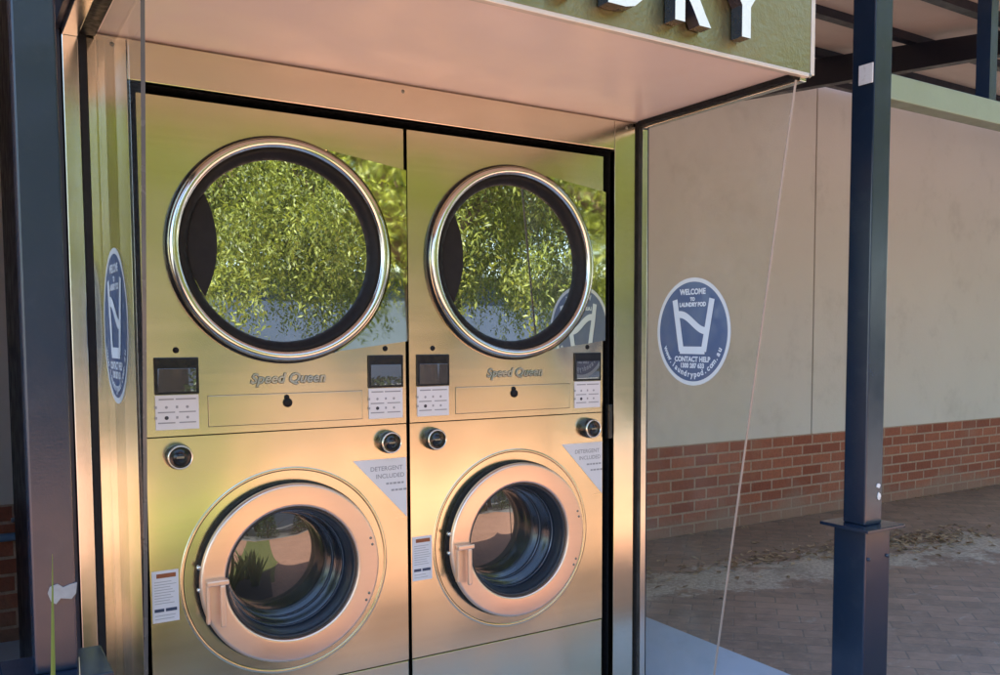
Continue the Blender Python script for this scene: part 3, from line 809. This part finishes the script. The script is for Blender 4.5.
flax((.07, 1.50, 0), 'strappy green plant with one tall blade rising in front of the near post',
     [((.085, 1.50, 0), (.1165, 1.50, 1.184), .019, 'blade'), ((.150, 1.50, 0), (.1465, 1.50, 1.024), .012, 'blade_pale')], 16, .82, None, 3)
for k, (x, y) in enumerate(((.50, .55), (.95, .45), (.75, .95), (.35, .95), (1.05, .85))):
    flax((x, y, 0), 'low strappy green plant in the garden bed, showing only as reflected green', [], 26, .72, 'low flax plants in the garden bed', 20 + k)

# ------------------------------------------------------------------ trees behind the photographer (seen reflected)
def crown_mesh(seed, radius, z0, z1, nstr, per):
    r_ = random.Random(seed); mb = MB(); trunk = MB()
    H_ = z1
    trunk.tube([(0, 0, 0), (.05, .02, 1.0), (.0, .1, 2.2), (.1, .0, 3.4), (.0, .0, z1 * .8)], [.24, .19, .16, .11, .03], 10)
    tips = []
    for k in range(20):
        a = k * 2.4 + r_.uniform(-.3, .3); zb = r_.uniform(1.9, 3.8); l = r_.uniform(.55, .95) * radius
        p0 = Vector((.04, .03, zb)); p1 = Vector((math.cos(a) * l * .5, math.sin(a) * l * .5, zb + r_.uniform(.6, 1.4))); p2 = Vector((math.cos(a) * l, math.sin(a) * l, zb + r_.uniform(.7, 2.2)))
        trunk.tube([p0, p1, p2], [.11, .07, .03], 7)
        tips += [p1, p2, p1.lerp(p2, .5)]
    clumps = []
    for k in range(135):
        if r_.random() < .45:
            b = r_.choice(tips); c = b + Vector((r_.gauss(0, .5), r_.gauss(0, .5), r_.gauss(.2, .4)))
        else:
            a = r_.uniform(0, 2 * PI); q = math.sqrt(r_.random())
            c = Vector((math.cos(a) * radius * q, math.sin(a) * radius * q, z0 + .5 + (z1 - z0) * (1 - .85 * q * q) * (.35 + .6 * r_.random())))
        clumps.append((c, r_.uniform(.16, .34)))
    for k in range(nstr):
        c0, cr = clumps[k % len(clumps)]
        p = c0 + Vector((r_.gauss(0, cr), r_.gauss(0, cr), r_.gauss(0, cr * .6)))
        ln = r_.uniform(.4, 1.3) * (cr / .3); dx, dy = r_.gauss(0, .16), r_.gauss(0, .16)
        for j in range(per):
            t = j / per
            c = p + Vector((dx * t + r_.gauss(0, .045), dy * t + r_.gauss(0, .045), -ln * t))
            if c.z < z0: break
            s = r_.uniform(.026, .062)
            leaf_quad(mb, c, s * 1.5, s * .55, r_.uniform(-1.2, 1.2), r_.uniform(.1, 1.4), r_.uniform(0, 2 * PI))
    return mb, trunk
protos = []
for s, rad in ((5, 3.3), (9, 2.8)):
    protos.append(crown_mesh(s, rad, 1.05, 7.6, 2100, 42))
TREES = [(2.0, -9.6, 0, 1.15, .4, 'weeping leafy tree mirrored in the round glass nearer the dark post'),
         (6.6, -8.6, 1, 1.3, 2.1, 'weeping leafy tree mirrored in the round glass beside the peach machine panels'),
         (11.8, -8.0, 0, 1.5, 4.0, None), (17.5, -7.4, 1, 1.7, 1.0, None), (-3.4, -8.6, 1, 1.0, 3.0, None), (9.6, -13.5, 0, 1.25, 5.2, None), (3.8, -14.5, 1, 1.35, .9, None), (23, -4.5, 0, 1.2, 2.7, None), (15, -13, 1, 1.3, 3.7, None), (-8, -12, 0, 1.3, 2.2, None)]
first = {}
for (x, y, k, sc_, rz, lab) in TREES:
    if k not in first:
        t = thing('weeping_tree', lab, 'tree', (0, 0, 0))
        protos[k][1].build('trunk', M['bark'], t); protos[k][0].build('crown', M['leaf'], t, recalc=False)
        first[k] = t
    else:
        t = copy_tree(first[k])
    t.location = (x, y, 0); t.rotation_euler = (0, 0, rz); t.scale = (sc_,) * 3
    t['group'] = 'weeping trees across the sunlit paving'
    t['label'] = lab or 'leafy tree across the paving, a soft green glow in the brushed steel'
# low shrubs along the far side of the paving
r_ = random.Random(4); mb = MB()
for k in range(900):
    a, q = r_.uniform(0, 2 * PI), math.sqrt(r_.random()); z = r_.random()
    p = Vector((math.cos(a) * q * 1.1 * (1 - .4 * z), math.sin(a) * q * .7 * (1 - .4 * z), .1 + z * .95))
    leaf_quad(mb, p, r_.uniform(.09, .17), r_.uniform(.05, .08), r_.uniform(-1, 1), r_.uniform(-1, 1), r_.uniform(0, 6.3))
stm = MB()
for k in range(7): stm.tube([(0, 0, 0), (r_.gauss(0, .2), r_.gauss(0, .15), .4), (r_.gauss(0, .5), r_.gauss(0, .35), .85)], [.03, .02, .008], 6)
sh = None
for k, (x, y, s) in enumerate(((1.2, -7.4, .9), (3.2, -7.7, 1.0), (5.3, -7.2, .85), (7.6, -6.9, 1.0), (9.9, -6.6, 1.6), (12.4, -6.2, 1.8), (15, -5.6, 1.7), (-1.0, -7.4, 1.0))):
    if sh is None:
        sh = thing('low_shrub', None, 'shrub', (0, 0, 0)); mb.build('foliage', M['leaf_shrub'], sh, recalc=False); stm.build('stem', M['bark'], sh); t = sh
    else: t = copy_tree(sh)
    t.location = (x, y, 0); t.rotation_euler = (0, 0, k * 1.3); t.scale = (s, s, s)
    t['label'] = 'low dark shrub under the reflected trees, a dark line in the glass'; t['group'] = 'low shrubs across the paving'

# pale building beyond the trees
fb = thing('far_building', 'long pale blue building glimpsed under the reflected trees', 'building', (8, -22, 0))
MB().box(-12, 34, -26, -22, 0, 3.3).build('wall', M['far_wall'], fb)
MB().box(-12.3, 34.3, -26.3, -21.6, 3.302, 3.5).build('roof', M['beam_navy'], fb)
for x in (-6, 20, 26):
    w_ = MB().box(x, x + 1.8, -22.04, -21.99, .9, 2.3).build('window', M['far_wall'], fb)
    MB().box(x + .08, x + 1.72, -21.985, -21.98, .98, 2.22).build('pane', M['far_glass'], w_)

# ------------------------------------------------------------------ light
SUN_EL, SUN_AZ = R(60), math.atan2(-.33, .94)       # high summer sun, a little behind the building
sd = Vector((math.sin(SUN_AZ) * math.cos(SUN_EL), math.cos(SUN_AZ) * math.cos(SUN_EL), math.sin(SUN_EL)))
wd = bpy.data.worlds.new('World'); scene.world = wd; wd.use_nodes = True
nt = wd.node_tree; nt.nodes.clear()
sk = nt.nodes.new('ShaderNodeTexSky'); sk.sky_type = 'NISHITA'; sk.sun_disc = False; sk.sun_elevation = SUN_EL; sk.sun_rotation = SUN_AZ
bg = nt.nodes.new('ShaderNodeBackground'); bg.inputs['Strength'].default_value = .15
ow = nt.nodes.new('ShaderNodeOutputWorld'); nt.links.new(sk.outputs[0], bg.inputs[0]); nt.links.new(bg.outputs[0], ow.inputs[0])
sl = bpy.data.lights.new('sun', 'SUN'); sl.energy = 4.2; sl.angle = R(.5); sl.color = (1, .95, .87)
so = bpy.data.objects.new('sun', sl); COL.objects.link(so); so.rotation_euler = sd.to_track_quat('Z', 'Y').to_euler(); so.location = (0, 0, 12)

# ------------------------------------------------------------------ camera (cropped frame: principal point off centre)
cam = bpy.data.cameras.new('camera'); co = bpy.data.objects.new('camera', cam); COL.objects.link(co)
cam.sensor_width = 36; cam.lens = .9082 * 36; cam.shift_x = -.060; cam.shift_y = .0584
cam.clip_start = .05; cam.clip_end = 1500
co.location = (0, 0, 1.5)
yaw, pit = R(33.975), R(3.71)
fw = Vector((math.sin(yaw) * math.cos(pit), math.cos(yaw) * math.cos(pit), -math.sin(pit)))
co.rotation_euler = fw.to_track_quat('-Z', 'Y').to_euler()
scene.camera = co

scene.view_settings.view_transform = 'Standard'; scene.view_settings.look = 'None'
scene.view_settings.exposure = 2.42; scene.view_settings.gamma = 1
scene.view_settings.use_curve_mapping = False
scene.cycles.use_denoising = True
scene.cycles.max_bounces = 12; scene.cycles.transparent_max_bounces = 16; scene.cycles.glossy_bounces = 6
scene.cycles.sample_clamp_indirect = 12
